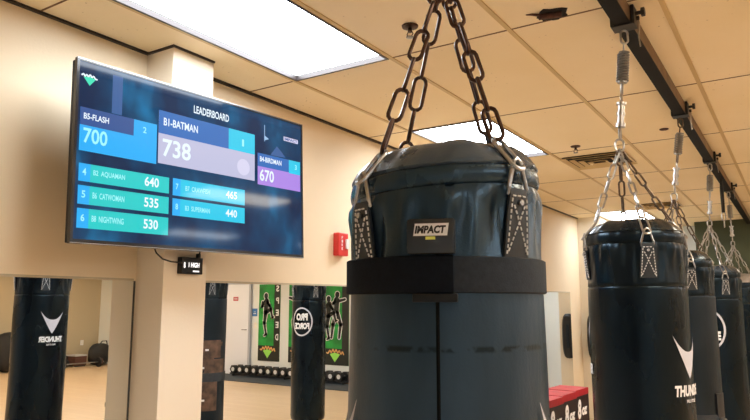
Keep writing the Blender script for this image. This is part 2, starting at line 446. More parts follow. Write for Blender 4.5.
t = thing('broken_tile_patch', 'ragged dark hole broken in a ceiling tile with a torn rusty edge', 'ceiling hole', (-.765, 2.52, CEIL))
bm = NB(); pts = []
for k in range(18):
    a = 2*PI*k/18; r = random.uniform(.78, 1.15); pts.append((.066*r*math.cos(a), .060*r*math.sin(a)))
lo = [bm.verts.new((x, y, -.004)) for x, y in pts]; hi = [bm.verts.new((x*1.05, y*1.05, -.0005)) for x, y in pts]
bm.faces.new(lo)
for k in range(18): bm.faces.new((lo[k], lo[(k+1) % 18], hi[(k+1) % 18], hi[k]))
link('opening_shade', bm, M['hole'], t, smooth=False)  # near-black patch under the tile paints the shade inside the hole
bm = NB(); rod(bm, (-.045, -.030, -.014), (.045, -.012, -.016), .012); tube(bm, [(-.035, -.04, -.012), (-.065, -.052, -.006), (-.09, -.056, -.003)], [.008, .005, .002], 6)
link('torn_edge', bm, M['rust'], t)
bm = NB(); lathe(bm, [(.030, -.001), (.028, -.006), (.020, -.008)], 18); o = link('round_cover', bm, M['rust'], loc=(-.685, 4.68, CEIL)); tag(o, 'small dark brown round cover on the ceiling beside the rail', 'cover')

# ------------------------------------------------------------------ television
U = Vector((.064, .998, .011)).normalized(); Nn = Vector((.998, -.064, .024)); Nn = (Nn-U*Nn.dot(U)).normalized(); Vv = Nn.cross(U)
TVC = Vector((-2.21, 2.019, EYE+.590)); TW, TH = 1.262, .721
tv = thing('television', 'large black flat screen television tilted on the left wall showing a leaderboard', 'television')
R3 = Matrix((U, Vv, Nn)).transposed()     # local x = along the screen, y = up, z = out
tv.matrix_world = Matrix.Translation(TVC) @ R3.to_4x4()
bm = NB(); b_ = .011
box(bm, -TW/2, TW/2, TH/2-b_, TH/2, -.018, .0); box(bm, -TW/2, TW/2, -TH/2, -TH/2+.017, -.018, 0)
box(bm, -TW/2, -TW/2+b_, -TH/2+.017, TH/2-b_, -.018, 0); box(bm, TW/2-b_, TW/2, -TH/2+.017, TH/2-b_, -.018, 0)
link('bezel', bm, M['gloss'], tv, smooth=False)
bm = NB(); box(bm, -TW/2, TW/2, TH/2-.0035, TH/2, 0, .001); link('edge_strip', bm, M['silver'], tv, smooth=False)['label'] = 'thin silver edge strip'
bm = NB(); box(bm, -TW/2, TW/2, -TH/2+.001, -TH/2+.004, 0, .0015)
link('edge_strip', bm, M['silver'], tv, smooth=False)['label'] = 'thin silver edge strip'
bm = NB(); box(bm, -TW/2+.004, TW/2-.004, -TH/2+.004, TH/2-.004, -.045, -.018, bevel=.004); box(bm, -.35, .35, -.28, .12, -.062, -.045, bevel=.004)
link('back_housing', bm, M['plastic'], tv, smooth=False)
bm = NB()
box(bm, -.20, -.16, -.2, .2, -.075, -.062); box(bm, -.02, .02, -.16, .16, -.10, -.062); box(bm, .16, .20, -.2, .2, -.075, -.062); box(bm, -.2, .2, -.02, .02, -.08, -.062)
link('wall_bracket', bm, M['iron'], tv, smooth=False)
bm = NB(); poly(bm, [(-TW/2+b_, -TH/2+.017, -.003), (TW/2-b_, -TH/2+.017, -.003), (TW/2-b_, TH/2-b_, -.003), (-TW/2+b_, TH/2-b_, -.003)])
# subdivide the picture area a little; screen material reads object coordinates
scr = link('screen', bm, M['screen'], tv, smooth=False)
nt = M['screen'].node_tree
for n in nt.nodes:
    if n.type == 'MAPPING': n.inputs['Scale'].default_value = (1.9, 1.3, 1); n.inputs['Location'].default_value = (1.7, .4, 0)

def scol(name, col, s=1.0): 
    m = emit('screen_'+name, col, s); m.node_tree.nodes['Principled BSDF'].inputs['Roughness'].default_value = .07; return m
S = dict(blue=scol('light_blue', (.005, .42, .95)), mid=scol('mid_blue', (.006, .13, .48)), navy=scol('navy', (.012, .07, .28)),
         cyan=scol('cyan', (.0, .58, .84)), teal=scol('teal', (.003, .60, .60)), lilac=scol('lilac', (.52, .52, .72)), violet=scol('violet', (.42, .24, .78)),
         txt=scol('lettering', (.80, .92, 1.0), 1.05), pale=scol('pale_cyan', (.35, .92, .95), 1.0), green=scol('logo_green', (.03, .75, .48)),
         ghost=scol('soft_mark', (.68, .66, .86)), haze=scol('haze_blue', (.012, .09, .30), 1), haze2=scol('haze_white', (.30, .50, .75), 1))
def tile(name, c, u0, v0, u1, v1, lift=.0005):
    bm = NB(); poly(bm, [(u0, v0, lift-.003), (u1, v0, lift-.003), (u1, v1, lift-.003), (u0, v1, lift-.003)])
    return link(name, bm, S[c], scr, smooth=False)
EX, EY, EZ = Vector((1, 0, 0)), Vector((0, 1, 0)), Vector((0, 0, 1))
def stext(name, txt, u, v, w, h, c='txt', bold=.02, lift=.0016):
    bm = NB(); flat_text(bm, txt, (0, 0, lift-.003), EX, EY, u, v, w, h, bold); return link(name, bm, S[c], scr, smooth=False)
# second place
tile('score_tile', 'blue', -.610, -.004, -.270, .167); tile('name_tile', 'navy', -.610, .097, -.380, .167, .0009)
stext('name_text', 'B5-FLASH', -.596, .122, .105, .024); stext('score_text', '700', -.595, .028, .100, .060, 'pale'); stext('rank_text', '2', -.337, .118, .016, .026, 'pale')
# first place
tile('score_tile', 'lilac', -.262, .003, .288, .235); tile('name_tile', 'mid', -.262, .134, .122, .235, .0009); tile('rank_tile', 'cyan', .122, .134, .288, .235, .0009)
stext('name_text', 'B1-BATMAN', -.238, .172, .180, .034); stext('score_text', '738', -.241, .036, .146, .078); stext('rank_text', '1', .205, .162, .012, .034, 'pale')
bm = NB()
lathe(bm, [(.040, 0), (.040, .0004)], 24, c=(.215, .060), close_top=True)
for v in bm.verts: v.co.z += .0006-.003
link('badge_mark', bm, S['ghost'], scr, smooth=False)
# third place
tile('score_tile', 'violet', .308, -.010, .612, .149); tile('name_tile', 'mid', .308, .082, .527, .149, .0009); tile('rank_tile', 'cyan', .527, .078, .612, .149, .0009)
stext('name_text', 'B4-BIRDMAN', .322, .108, .150, .026); stext('score_text', '670', .321, .010, .097, .060); stext('rank_text', '3', .572, .103, .014, .026, 'pale')
# list
for (v1, v0, rk, nm, sc) in ((-.053, -.122, '4', 'B2  AQUAMAN', '640'), (-.138, -.210, '5', 'B6  CATWOMAN', '535'), (-.226, -.301, '6', 'B8  NIGHTWING', '530')):
    tile('row_tile', 'teal', -.560, v0, -.204, v1); tile('rank_tile', 'blue', -.607, v0, -.560, v1)
    h = v1-v0; stext('rank_text', rk, -.592, v0+h*.34, .015, .028, 'pale'); stext('name_text', nm, -.548, v0+h*.36, .135, .024, 'pale'); stext('score_text', sc, -.323, v0+h*.26, .068, .040)
for (v1, v0, rk, nm, sc) in ((-.051, -.126, '7', 'B7  CRAWFISH', '465'), (-.139, -.213, '8', 'B3  SUPERMAN', '440')):
    tile('row_tile', 'cyan', -.145, v0, .224, v1); tile('rank_tile', 'blue', -.185, v0, -.145, v1)
    h = v1-v0; stext('rank_text', rk, -.170, v0+h*.36, .013, .026, 'pale'); stext('name_text', nm, -.120, v0+h*.36, .135, .022, 'pale'); stext('score_text', sc, .107, v0+h*.30, .068, .036)
stext('title_text', 'LEADERBOARD', -.082, .262, .204, .036)
# corner marks
tile('corner_badge', 'ghost', .490, .246, .597, .268); stext('badge_text', 'IMPACT', .496, .249, .095, .015, 'navy', .03)
bm = NB(); poly(bm, [(-.603, .288, -.0024), (-.577, .257, -.0024), (-.552, .288, -.0024), (-.577, .294, -.0024)]); link('corner_emblem', bm, S['green'], scr, smooth=False)
bm = NB(); pp = [(-.612, .292), (-.603, .300), (-.598, .290), (-.590, .300), (-.584, .291), (-.576, .303), (-.570, .292), (-.562, .300), (-.556, .291), (-.546, .288)]
for i in range(len(pp)-1):
    a, b = Vector(pp[i]), Vector(pp[i+1]); n_ = Vector((-(b-a).y, (b-a).x)).normalized()*.003
    poly(bm, [(*(a+n_), -.0016), (*(a-n_), -.0016), (*(b-n_), -.0016), (*(b+n_), -.0016)])
link('emblem_script', bm, S['txt'], scr, smooth=False)
# soft blue band, and picture shapes in the background of the screen
tile('soft_band', 'haze', -.480, .17, -.435, .33, .0002)
bm = NB(); poly(bm, [(.353, .215, -.0026), (.357, .215, -.0026), (.357, .300, -.0026), (.353, .300, -.0026)]); poly(bm, [(.357, .222, -.0026), (.385, .232, -.0026), (.357, .245, -.0026)])
link('picture_flag', bm, S['haze2'], scr, smooth=False)
bm = NB(); poly(bm, [(.395, .152, -.0026), (.44, .205, -.0026), (.47, .185, -.0026), (.505, .155, -.0026)]); link('picture_figure', bm, S['haze'], scr, smooth=False)

# clock box on the column with its cable
ck = thing('timer_box', 'small black digital timer box on the column under the television', 'timer', (CX, 2.030, EYE+.134))
bm = NB(); box(bm, .001, .030, -.062, .062, 0, .075, bevel=.003); link('housing', bm, M['plastic'], ck, smooth=False)
bm = NB()
flat_text(bm, '1 HIGH', (.0308, 0, 0), EY, EZ, -.022, .030, .062, .022, .03); flat_text(bm, '8', (.0308, 0, 0), EY, EZ, -.050, .026, .010, .026, .01)
box(bm, .0300, .0308, .004, .040, .010, .016); link('display_text', bm, M['led'], ck, smooth=False)
bm = NB()
tube(bm, [(-2.285, 1.80, EYE+.245), (-2.283, 1.815, EYE+.215), (-2.285, 1.85, EYE+.192), (-2.29, 1.90, EYE+.183), (-2.30, 1.972, EYE+.182)], .0035, 8)
o = link('power_cable', bm, M['plastic']); tag(o, 'thin black cable looping from under the television to the timer box', 'cable')
bm = NB(); tube(bm, [(-2.30, 2.062, EYE+.209), (-2.292, 2.064, EYE+.235), (-2.288, 2.066, EYE+.262)], .0035, 8); box(bm, -2.309, -2.293, 2.055, 2.071, EYE+.209, EYE+.228, bevel=.002)
o = link('signal_cable', bm, M['plastic']); tag(o, 'short black plug and lead on top of the timer box', 'cable')

# fire alarm
fa = thing('fire_alarm', 'red fire alarm strobe on the cream wall just left of the nearest punching bag', 'fire alarm', (WX, 3.452, EYE+.310))
bm = NB(); box(bm, .001, .045, -.067, .042, 0, .150, bevel=.006); link('housing', bm, M['red'], fa, smooth=False)
bm = NB(); box(bm, .045, .060, .004, .036, .045, .112, bevel=.008); link('strobe_lens', bm, M['lens'], fa, smooth=False)
bm = NB()
for k, ch in enumerate('FIRE'): flat_text(bm, ch, (.0457, 0, 0), EY, EZ, -.034, .110-k*.024, .014, .018, .03)
link('lettering', bm, M['white'], fa, smooth=False)

# ------------------------------------------------------------------ rail and clamps
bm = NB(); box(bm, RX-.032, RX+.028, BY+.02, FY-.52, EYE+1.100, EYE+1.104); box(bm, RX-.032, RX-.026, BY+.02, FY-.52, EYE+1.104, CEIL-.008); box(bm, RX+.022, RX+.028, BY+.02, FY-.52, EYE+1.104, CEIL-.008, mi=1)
o = link('ceiling_rail', bm, [M['rail'], M['rail_side_lit']], smooth=False); tag(o, 'long black steel rail under the ceiling carrying the punching bags', 'rail')

def clamp(y, label):
    t = thing('rail_clamp', label, 'clamp', (RX, y, EYE+1.085), group=None)
    bm = NB()
    box(bm, -.045, .045, -.035, .035, .008, .0145, bevel=.002)
    box(bm, .030, .044, -.032, .032, .0145, .088, bevel=.002); box(bm, -.048, -.034, -.032, .032, .0145, .088, bevel=.002)
    link('bracket', bm, M['iron'], t, smooth=False)
    bm = NB(); rod(bm, (.044, 0, .060), (.072, 0, .060), .008); lathe(bm, [(.018, 0), (.018, .014)], 6)
    for v in bm.verts:
        if v.co.z < .02: v.co = Vector((.066+v.co.z, v.co.x, .060+v.co.y))
    rod(bm, (.050, -.022, .030), (.062, -.022, .030), .009, 6)
    link('bolt', bm, M['iron'], t)
    bm = NB(); tube(bm, [(.050, .01, .05), (.055, .012, .02), (.050, .010, -.03), (.054, .014, -.075)], .003, 6); link('safety_wire', bm, M['chain_silver'], t)

# ------------------------------------------------------------------ punching bags
def wrap(bm, vs, fs, R, a0, z0):
    bv = [bm.verts.new((R*math.cos(a0+u/R), R*math.sin(a0+u/R), z0+v)) for u, v in vs]
    for f in fs:
        try: bm.faces.new([bv[i] for i in f])
        except ValueError: pass

def strokes(pts, w):
    """flat thick polyline as verts, faces"""
    V_, F_ = [], []
    for i in range(len(pts)-1):
        a, b = Vector(pts[i]), Vector(pts[i+1]); n_ = Vector((-(b-a).y, (b-a).x))
        if n_.length == 0: continue
        n_ = n_.normalized()*w/2; k = len(V_); V_ += [tuple(a+n_), tuple(a-n_), tuple(b-n_), tuple(b+n_)]; F_.append((k, k+1, k+2, k+3))
    return V_, F_

def vlogo(w, h):
    V_, F_ = [], []; n = 24
    for i in range(n+1):
        s = -1+2*i/n; u = s*w/2; a = abs(s)
        top = h*(.62+.38*a**2.2) ; bot = h*(a**1.15)*.98
        if a > .985: bot = top-.002
        V_ += [(u, min(bot, top-.001)), (u, top)]
    for i in range(n): F_.append((2*i, 2*i+2, 2*i+3, 2*i+1))
    return V_, F_

def punching_bag(x, y, label, R=.19, ztop=.235, length=1.35, straps=(40, 130, 220, 310), body=None, skirt=None, cap=None,
                 chain_m=None, ring_m=None, apex=.62, sl=.170, link_r=.0040, tilt=(0, 0), hook=1.085, swivel_x=None, crown=.075, seam_a=None, bf=1.0, link_l=.066, band=.042):
    """local origin = centre of the bag's base; every z below is measured from there"""
    zb = EYE+ztop-length
    t = thing('punching_bag', label, 'punching bag', (x, y, zb), group='row of hanging punching bags')
    H = length            # height of the crown seam
    def tz(r, z, a):      # upper part leans a little
        k = max(0, min(1, (z-(H-.20))/.12))
        return z+k*(tilt[0]*r*math.cos(a)+tilt[1]*r*math.sin(a))
    ph = x*13+y*7
    def wr(r, z, a):      # pulled creases fanning from under the crown
        k = max(0, min(1, (z-(H-.20))/.15))*max(0, min(1, (H-.045-z)/.03+.3))
        d = .0045*math.sin(9*a+ph+z*14)+.003*math.sin(17*a-ph*2-z*30)+.002*math.sin(29*a+ph)
        d += sum(-.006*math.exp(-((((a-math.radians(s)-.22+PI) % (2*PI))-PI)/.07)**2) - .006*math.exp(-((((a-math.radians(s)+.22+PI) % (2*PI))-PI)/.07)**2) for s in straps)
        return r+k*d, tz(r, z, a)
    def wl(r, z, a): return r+.0012*math.sin(3*a+ph+z*5)+.0008*math.sin(7*a-z*9), z
    # lower body
    prof = [(.02, 0), (R*.86, .002), (R*.97, .02), (R*bf, .06)]
    for k in range(1, 13): prof.append((R*(bf-(bf-.998)*(k/12)**3), .06+(H-.21-.06)*k/12))
    prof += [(R*.995, H-.203), (R*.985, H-.200)]
    bm = NB(); lathe(bm, prof, 96, wl); link('body', bm, body, t, angle=50)
    # skirt section between the crown and the body seam
    prof = [(R*.985, H-.199), (R*1.00, H-.196)]
    for k in range(1, 12): prof.append((R*(1.0-.016*math.sin(PI*k/12)), H-.196+(.194-band)*k/12))
    prof += [(R*.972, H-band-.001)]
    bm = NB(); lathe(bm, prof, 192, wr); link('upper_section', bm, skirt, t, angle=60)
    # puffed rim band
    def wp(r, z, a): return r+.0010*math.sin(11*a+ph)+.0007*math.sin(23*a-ph), tz(r, z, a)
    prof = [(R*.968, H-band)]+[(R*(.980+.018*math.sin(PI*k/8)), H-band+(band-.002)*k/8) for k in range(1, 8)]+[(R*.972, H-.002)]
    bm = NB(); lathe(bm, prof, 144, wp); link('rim_band', bm, skirt, t, angle=60)
    # crown
    def wc(r, z, a):
        k = max(0, min(1, (z-H)/.03)); return r+k*(.0030*math.sin(5*a+ph)+.0022*math.sin(12*a-ph)+.0012*math.sin(23*a))*min(1, r/.08), tz(r, z, a)+k*.0018*math.sin(7*a+ph*2)*min(1, r/.08)
    c = crown
    prof = [(R*.965, H-.003), (R*.985, H+.003), (R*.965, H+c*.16), (R*.915, H+c*.36), (R*.84, H+c*.60), (R*.75, H+c*.82), (R*.64, H+c*.95), (R*.5, H+c), (R*.3, H+c*.93), (.01, H+c*.9)]
    bm = NB(); lathe(bm, prof, 144, wc); link('crown', bm, cap, t, angle=60)
    bm = NB()
    if seam_a is not None:
        a = math.radians(seam_a); zs = []
        for (r, z) in [(R*(bf+.002), .06), (R*(bf-(bf-1)*.4+.003), H-.45), (R*(bf-(bf-1)*.6+.003), H-.33), (R*1.003, H-.21)]: zs.append((r*math.cos(a), r*math.sin(a), z))
        tube(bm, zs, .0035, 6); tube(bm, [((R*.985)*math.cos(a), (R*.985)*math.sin(a), H-.19), ((R*.968)*math.cos(a), (R*.968)*math.sin(a), H-.12), ((R*.968)*math.cos(a), (R*.968)*math.sin(a), H-.05)], .0035, 6)
        link('vertical_seam', bm, M['seam'], t)
    # straps, stitching, rings, chains
    chm = chain_m if isinstance(chain_m, (list, tuple)) else [chain_m]*4
    sx, sy = (swivel_x or (0, 0)); A = Vector((sx, sy, H+(apex-ztop)))
    for i, s in enumerate(straps):
        a = math.radians(s); e = Vector((math.cos(a), math.sin(a), 0)); tt = Vector((-math.sin(a), math.cos(a), 0))
        dz = tilt[0]*R*math.cos(a)+tilt[1]*R*math.sin(a)
        def P(u, v, d): 
            aa = a+u/R; return Vector(((R+d)*math.cos(aa), (R+d)*math.sin(aa), H+v+dz))
        # webbing tab folded double
        bm = NB(); rows = []
        for v, w, d in ((-.170, .029, .0015), (-.150, .029, .004), (-.12, .027, .007), (-.085, .024, .009), (-.062, .021, .011), (-.048, .019, .010)):
            v = -.052+(v+.052)*(sl-.052)/.118
            rows.append([bm.verts.new(P(u*w, v, d)) for u in (-1, -.5, 0, .5, 1)]+[bm.verts.new(P(u*w, v, d-.006)) for u in (1, .5, 0, -.5, -1)])
        for p_, q_ in zip(rows, rows[1:]):
            for j in range(10): bm.faces.new((p_[j], p_[(j+1) % 10], q_[(j+1) % 10], q_[j]))
        bm.faces.new(rows[0]); bm.faces.new(rows[-1])
        st = link('strap', bm, M['strap'], t, angle=50)
        bm = NB()
        def dash(u0, v0, u1, v1, d0, d1):
            v0, v1 = (-.052+(q_+.052)*(sl-.052)/.118 for q_ in (v0, v1))
            n_ = max(2, int(math.hypot(u1-u0, v1-v0)/.0095))
            for k in range(n_):
                f0, f1 = k/n_, (k+.62)/n_
                rod(bm, P(u0+(u1-u0)*f0, v0+(v1-v0)*f0, d0+(d1-d0)*f0+.0008), P(u0+(u1-u0)*f1, v0+(v1-v0)*f1, d0+(d1-d0)*f1+.0008), .0016, 5)
        dash(-.025, -.165, -.016, -.062, .0022, .0108); dash(.025, -.165, .016, -.062, .0022, .0108)
        dash(-.022, -.160, .014, -.075, .0028, .0102); dash(.022, -.160, -.014, -.075, .0028, .0102); dash(-.016, -.062, .016, -.062, .0110, .0110)
        link('stitching', bm, M['stitch'], st, angle=60)
        bm = NB(); q = P(0, -.073, .0135); rod(bm, q-e*.002, q+e*.003, .005, 10); link('rivet', bm, M['chain_silver'], st)
        # triangular ring through the folded tab
        rt = .0040; bm = NB()
        tri = [P(-.021, -.056, .0060), P(.021, -.056, .0060), P(.021, -.046, .008), P(.008, .000, .007), P(0, .006, .006), P(-.008, .000, .007), P(-.021, -.046, .008)]
        tube(bm, tri, rt, 8, closed=True); link('triangle_ring', bm, ring_m, t)
        # long connecting link over the crown edge, then the chain
        top = P(0, .045, -.036); low = P(0, -.008, .010)
        bm = NB(); link_loop(bm, (top+low)/2, top-low, tt, (top-low).length+.026, .034, rt)
        link('snap_hook', bm, ring_m, t)
        bm = NB(); chain_mesh(bm, top+Vector((0, 0, .004)), A, L=link_l, W=link_l*.43, r=link_r, start=i); link('chain', bm, chm[i], t)
    # swivel, spring and top ring
    hz = H+hook-ztop
    hx, hy = RX-x, 0.0     # the clamp sits straight above
    def at(z): f = max(0, min(1, (z-A.z)/(hz-A.z))); return Vector((A.x+(hx-A.x)*f, A.y+(hy-A.y)*f, z))
    bm = NB(); link_loop(bm, at(A.z+.018), Vector((0, 0, 1)), Vector((1, .3, 0)), .058, .040, .0045); link_loop(bm, at(A.z+.066), Vector((0, 0, 1)), Vector((0, 1, 0)), .052, .030, .0045); link('apex_ring', bm, ring_m, t)
    bm = NB(); rod(bm, at(A.z+.090), at(A.z+.107), .019, 14); rod(bm, at(A.z+.107), at(A.z+.180), .013, 14); rod(bm, at(A.z+.180), at(A.z+.190), .019, 14); rod(bm, at(A.z+.138), at(A.z+.150), .016, 14)
    link_loop(bm, at(A.z+.205), Vector((0, 0, 1)), Vector((0, 1, 0)), .04, .028, .004)
    link('swivel', bm, M['chain_silver'], t)
    s0 = A.z+.275; s1 = A.z+.390
    bm = NB(); chain_mesh(bm, at(A.z+.218), at(s0-.002), L=.045, W=.026, r=.004); link('short_chain', bm, chm[0], t)
    bm = NB(); pts = []
    turns = 11
    for k in range(turns*12+1):
        f = k/(turns*12); c_ = at(s0+(s1-s0)*f); pts.append((c_.x+.0205*math.cos(2*PI*turns*f), c_.y+.0205*math.sin(2*PI*turns*f), c_.z))
    tube(bm, pts, .0042, 7); rod(bm, at(s0-.004), at(s1+.004), .006, 8); rod(bm, at(s0-.006), at(s0-.001), .019, 12); rod(bm, at(s1+.001), at(s1+.006), .019, 12)
    link('spring', bm, M['spring'], t)
    bm = NB(); rod(bm, at(s1+.005), at(hz-.052), .004); link_loop(bm, at(hz-.028), Vector((0, 0, 1)), Vector((1, .5, 0)), .064, .036, .0045); link('hanging_ring', bm, chm[1], t)
    return t, H

def put_logo(t, H, R, ang, zrel, ztop, w=.155, h=.15, text=True):
    """V mark over the maker's word; zrel = height of the horn tips relative to the eye"""
    z = H+zrel-ztop; a = math.radians(ang); RR = R*1.002+.0028
    bm = NB(); v_, f_ = vlogo(w, h); wrap(bm, [(u, v-h) for u, v in v_], f_, RR, a, z)
    lg = link('logo', bm, M['logo'], t, smooth=False)
    bm = NB(); v_, f_ = text_mesh('THUNDER', .165, .038, .05, .15); wrap(bm, [(u-.0825, v) for u, v in v_], f_, RR, a, z-h-.058)
    v_, f_ = text_mesh('PRO STYLE', .060, .011, .03); wrap(bm, [(u-.030, v) for u, v in v_], f_, RR, a, z-h-.080)
    link('lettering', bm, M['white'], lg, smooth=False)

def put_ring_logo(t, H, R, ang, zc, ztop, ru, rv):
    z = H+zc-ztop; a = math.radians(ang); RR = R*1.002+.0028
    bm = NB(); V_, F_ = [], []; n = 40
    for k in range(n):
        c, s = math.cos(2*PI*k/n), math.sin(2*PI*k/n); V_ += [(ru*c, rv*s), (ru*.88*c, rv*.90*s)]
    for k in range(n): F_.append((2*k, (2*k+2) % (2*n), (2*k+3) % (2*n), 2*k+1))
    wrap(bm, V_, F_, RR, a, z); lg = link('logo', bm, M['logo'], t, smooth=False)
    bm = NB()
    v_, f_ = text_mesh('PRO', ru*1.1, rv*.50, .06); wrap(bm, [(u-ru*.55, v+rv*.08) for u, v in v_], f_, RR, a, z)
    v_, f_ = text_mesh('FORCE', ru*1.42, rv*.44, .06); wrap(bm, [(u-ru*.71, v-rv*.52) for u, v in v_], f_, RR, a, z)
    link('lettering', bm, M['white'], lg, smooth=False)

def ring_band(bm, R0, R1, z0, z1, a0=0, a1=2*PI, n=96, dz=0):
    k = n; full = abs(a1-a0-2*PI) < 1e-4; rows = []
    for j in range(k+(0 if full else 1)):
        a = a0+(a1-a0)*j/k; c, s = math.cos(a), math.sin(a)
        rows.append([bm.verts.new((r*c, r*s, z)) for r, z in ((R0, z0), (R1, z0+.002), (R1, z1-.002), (R0, z1))])
    m_ = len(rows)
    for j in range(m_ if full else m_-1):
        p, q = rows[j], rows[(j+1) % m_]
        for i in range(4): bm.faces.new((p[i], q[i], q[(i+1) % 4], p[(i+1) % 4]))
    if not full: bm.faces.new(rows[0]); bm.faces.new(rows[-1])

# --- nearest bag
BX, BYY = -.573, 1.135; R1 = .184; ZT = .238
view = math.degrees(math.atan2(-BYY, -BX))
rt_ = (math.cos(math.radians(view+90)), math.sin(math.radians(view+90)))
bagA, HA = punching_bag(BX, BYY, 'nearest and largest punching bag, slate vinyl with a sensor belt strapped around it', R=R1, ztop=ZT, length=1.25,
    straps=(view-50, view+42, view+132, view-142), body=M['bag_front'], skirt=M['bag_skirt'], cap=M['bag_cap'], chain_m=M['chain_bronze'], ring_m=M['ring'],
    apex=.672, sl=.166, link_r=.0042, tilt=(.06*rt_[0], .06*rt_[1]), swivel_x=(.004*rt_[0], .004*rt_[1]), crown=.056, seam_a=view-4, bf=1.03, link_l=.078, band=.036)
put_logo(bagA, HA, R1*1.018, view-79, -.165, ZT); put_logo(bagA, HA, R1*1.018, view+79, -.165, ZT)
# sensor belt around the nearest bag, with pod and buckle
zb = EYE
sb = thing('sensor_belt', 'wide black elastic belt with a small sensor pod around the nearest punching bag', 'belt', (BX, BYY, EYE+.018))
bm = NB(); ring_band(bm, R1*1.012, R1*1.012+.0035, 0, .061); link('band', bm, M['belt'], sb)
va = math.radians(view)
bm = NB(); ring_band(bm, R1*1.012+.0035, R1*1.012+.0070, -.001, .0625, va-1.25, va+.07, 40); link('band_overlap', bm, M['belt_dark'], sb)
# pod
pa = va-.105; RP = R1*1.012+.0078
def pod_box(bm, u0, u1, v0, v1, d0, d1, bevel):
    n = len(bm.verts); box(bm, d0, d1, u0, u1, v0, v1, bevel)
    bm.verts.ensure_lookup_table()
    for v in bm.verts[n:]:
        d, u = v.co.x, v.co.y; v.co.x = math.cos(pa)*(RP+d)-math.sin(pa)*u; v.co.y = math.sin(pa)*(RP+d)+math.cos(pa)*u
bm = NB()
pod_box(bm, -.041, .039, .0635, .122, -.010, .014, .005)
pod = link('sensor_pod', bm, M['pod'], sb, angle=50); pod['label'] = 'black plastic sensor pod'
bm = NB(); pod_box(bm, -.033, .041, -.0150, -.0015, -.008, .008, .002); link('pod_clip', bm, M['plastic'], sb, angle=50)
e_ = Vector((math.cos(pa), math.sin(pa), 0)); tu = Vector((-math.sin(pa), math.cos(pa), 0))
bm = NB(); O_ = e_*(RP+.0143)
def q4(u0, u1, v0, v1, d, sh=.0): poly(bm, [O_+e_*d+tu*u0+EZ*v0, O_+e_*d+tu*u1+EZ*v0, O_+e_*d+tu*(u1+sh)+EZ*v1, O_+e_*d+tu*(u0+sh)+EZ*v1])
q4(-.031, .028, .091, .115, .0003, .003); link('name_plate', bm, M['black'], pod, smooth=False)
bm = NB(); q4(-.0295, .0265, .0928, .1132, .0006, .003); link('plate_field', bm, M['white'], pod, smooth=False)
bm = NB(); flat_text(bm, 'IMPACT', O_+e_*.0010, tu, EZ, -.027, .0965, .052, .0132, .05, .2); link('lettering', bm, M['black'], pod, smooth=False)
bm = NB(); q4(-.009, .007, .0865, .0915, .0009, 0); link('yellow_mark', bm, M['yellow'], pod, smooth=False)

# --- second bag
B2 = (-.515, 2.62); R2 = .176; ZT2 = .262
v2 = math.degrees(math.atan2(-B2[1], -B2[0]))
bagB, HB = punching_bag(B2[0], B2[1], 'second punching bag of the row, black, behind and right of the nearest one', R=R2, ztop=ZT2, length=1.42,
    straps=(v2-76, v2+14, v2+104, v2-166), body=M['bag_black'], skirt=M['bag_black'], cap=M['cap_black'], chain_m=[M['chain_silver'], M['chain_silver'], M['chain_dark'], M['chain_dark']], ring_m=M['chain_silver'],
    apex=.60, link_r=.0040, swivel_x=(-.035, 0), crown=.050)
put_logo(bagB, HB, R2, v2+62, -.110, ZT2); put_logo(bagB, HB, R2, 186, -.050, ZT2)
# --- third
B3 = (-.572, 4.10); R3_ = .178; ZT3 = .245
v3 = math.degrees(math.atan2(-B3[1], -B3[0]))
bagC, HC = punching_bag(B3[0], B3[1], 'third punching bag of the row, grey-black with a strap and brown tape low down', R=R3_, ztop=ZT3, length=1.30,
    straps=(v3+20, v3+110, v3+200, v3-70), body=M['bag_grey'], skirt=M['bag_black'], cap=M['cap_black'], chain_m=[M['chain_dark'], M['chain_dark'], M['chain_silver'], M['chain_dark']], ring_m=M['chain_silver'], apex=.60, crown=.055)  # body greyer than the black section above it
zz = HC-ZT3
bm = NB(); ring_band(bm, R3_*1.004, R3_*1.004+.004, zz-.66, zz-.585); link('lower_strap', bm, M['strap'], bagC)
bm = NB(); ring_band(bm, R3_*1.004, R3_*1.004+.006, zz-.60, zz-.475, math.radians(v3+52), math.radians(v3+78), 8); link('strap_flap', bm, M['black'], bagC)
bm = NB(); a = math.radians(v3+60); rod(bm, ((R3_*1.04)*math.cos(a), (R3_*1.04)*math.sin(a), zz-.62), ((R3_+.03)*math.cos(a), (R3_+.03)*math.sin(a), zz-.62), .018, 14); link('buckle', bm, M['silver'], bagC)
bm = NB()
for k, (a, z0, h) in enumerate(((204, -.46, .15), (226, -.56, .20), (188, -.64, .17), (214, -.90, .32), (240, -.72, .10), (196, -.36, .035))):
    ring_band(bm, R3_*1.000, R3_*1.004+.0015+k*.0002, zz+z0, zz+z0+h, math.radians(a-30), math.radians(a+24+k*5), 14)
link('brown_tape', bm, M['brown_tape'], bagC)
bm = NB()
for a, z0 in ((212, -.40), (222, -.55), (206, -.66), (219, -.82)): ring_band(bm, R3_*1.000, R3_*1.004+.0035, zz+z0, zz+z0+.018, math.radians(a), math.radians(a+9), 5)
link('white_label_scraps', bm, M['white'], bagC)
# --- fourth
B4 = (-.54, 5.60); R4 = .182; ZT4 = .235
v4 = math.degrees(math.atan2(-B4[1], -B4[0]))
bagD, HD = punching_bag(B4[0], B4[1], 'fourth punching bag of the row, black with a round logo on its side', R=R4, ztop=ZT4, length=1.45,
    straps=(v4+24, v4+114, v4+204, v4-66), body=M['bag_black'], skirt=M['bag_black'], cap=M['bag_cap'], chain_m=M['chain_silver'], ring_m=M['chain_silver'], apex=.60, crown=.055)
put_ring_logo(bagD, HD, R4, -104, -.185, ZT4, .120, .150)
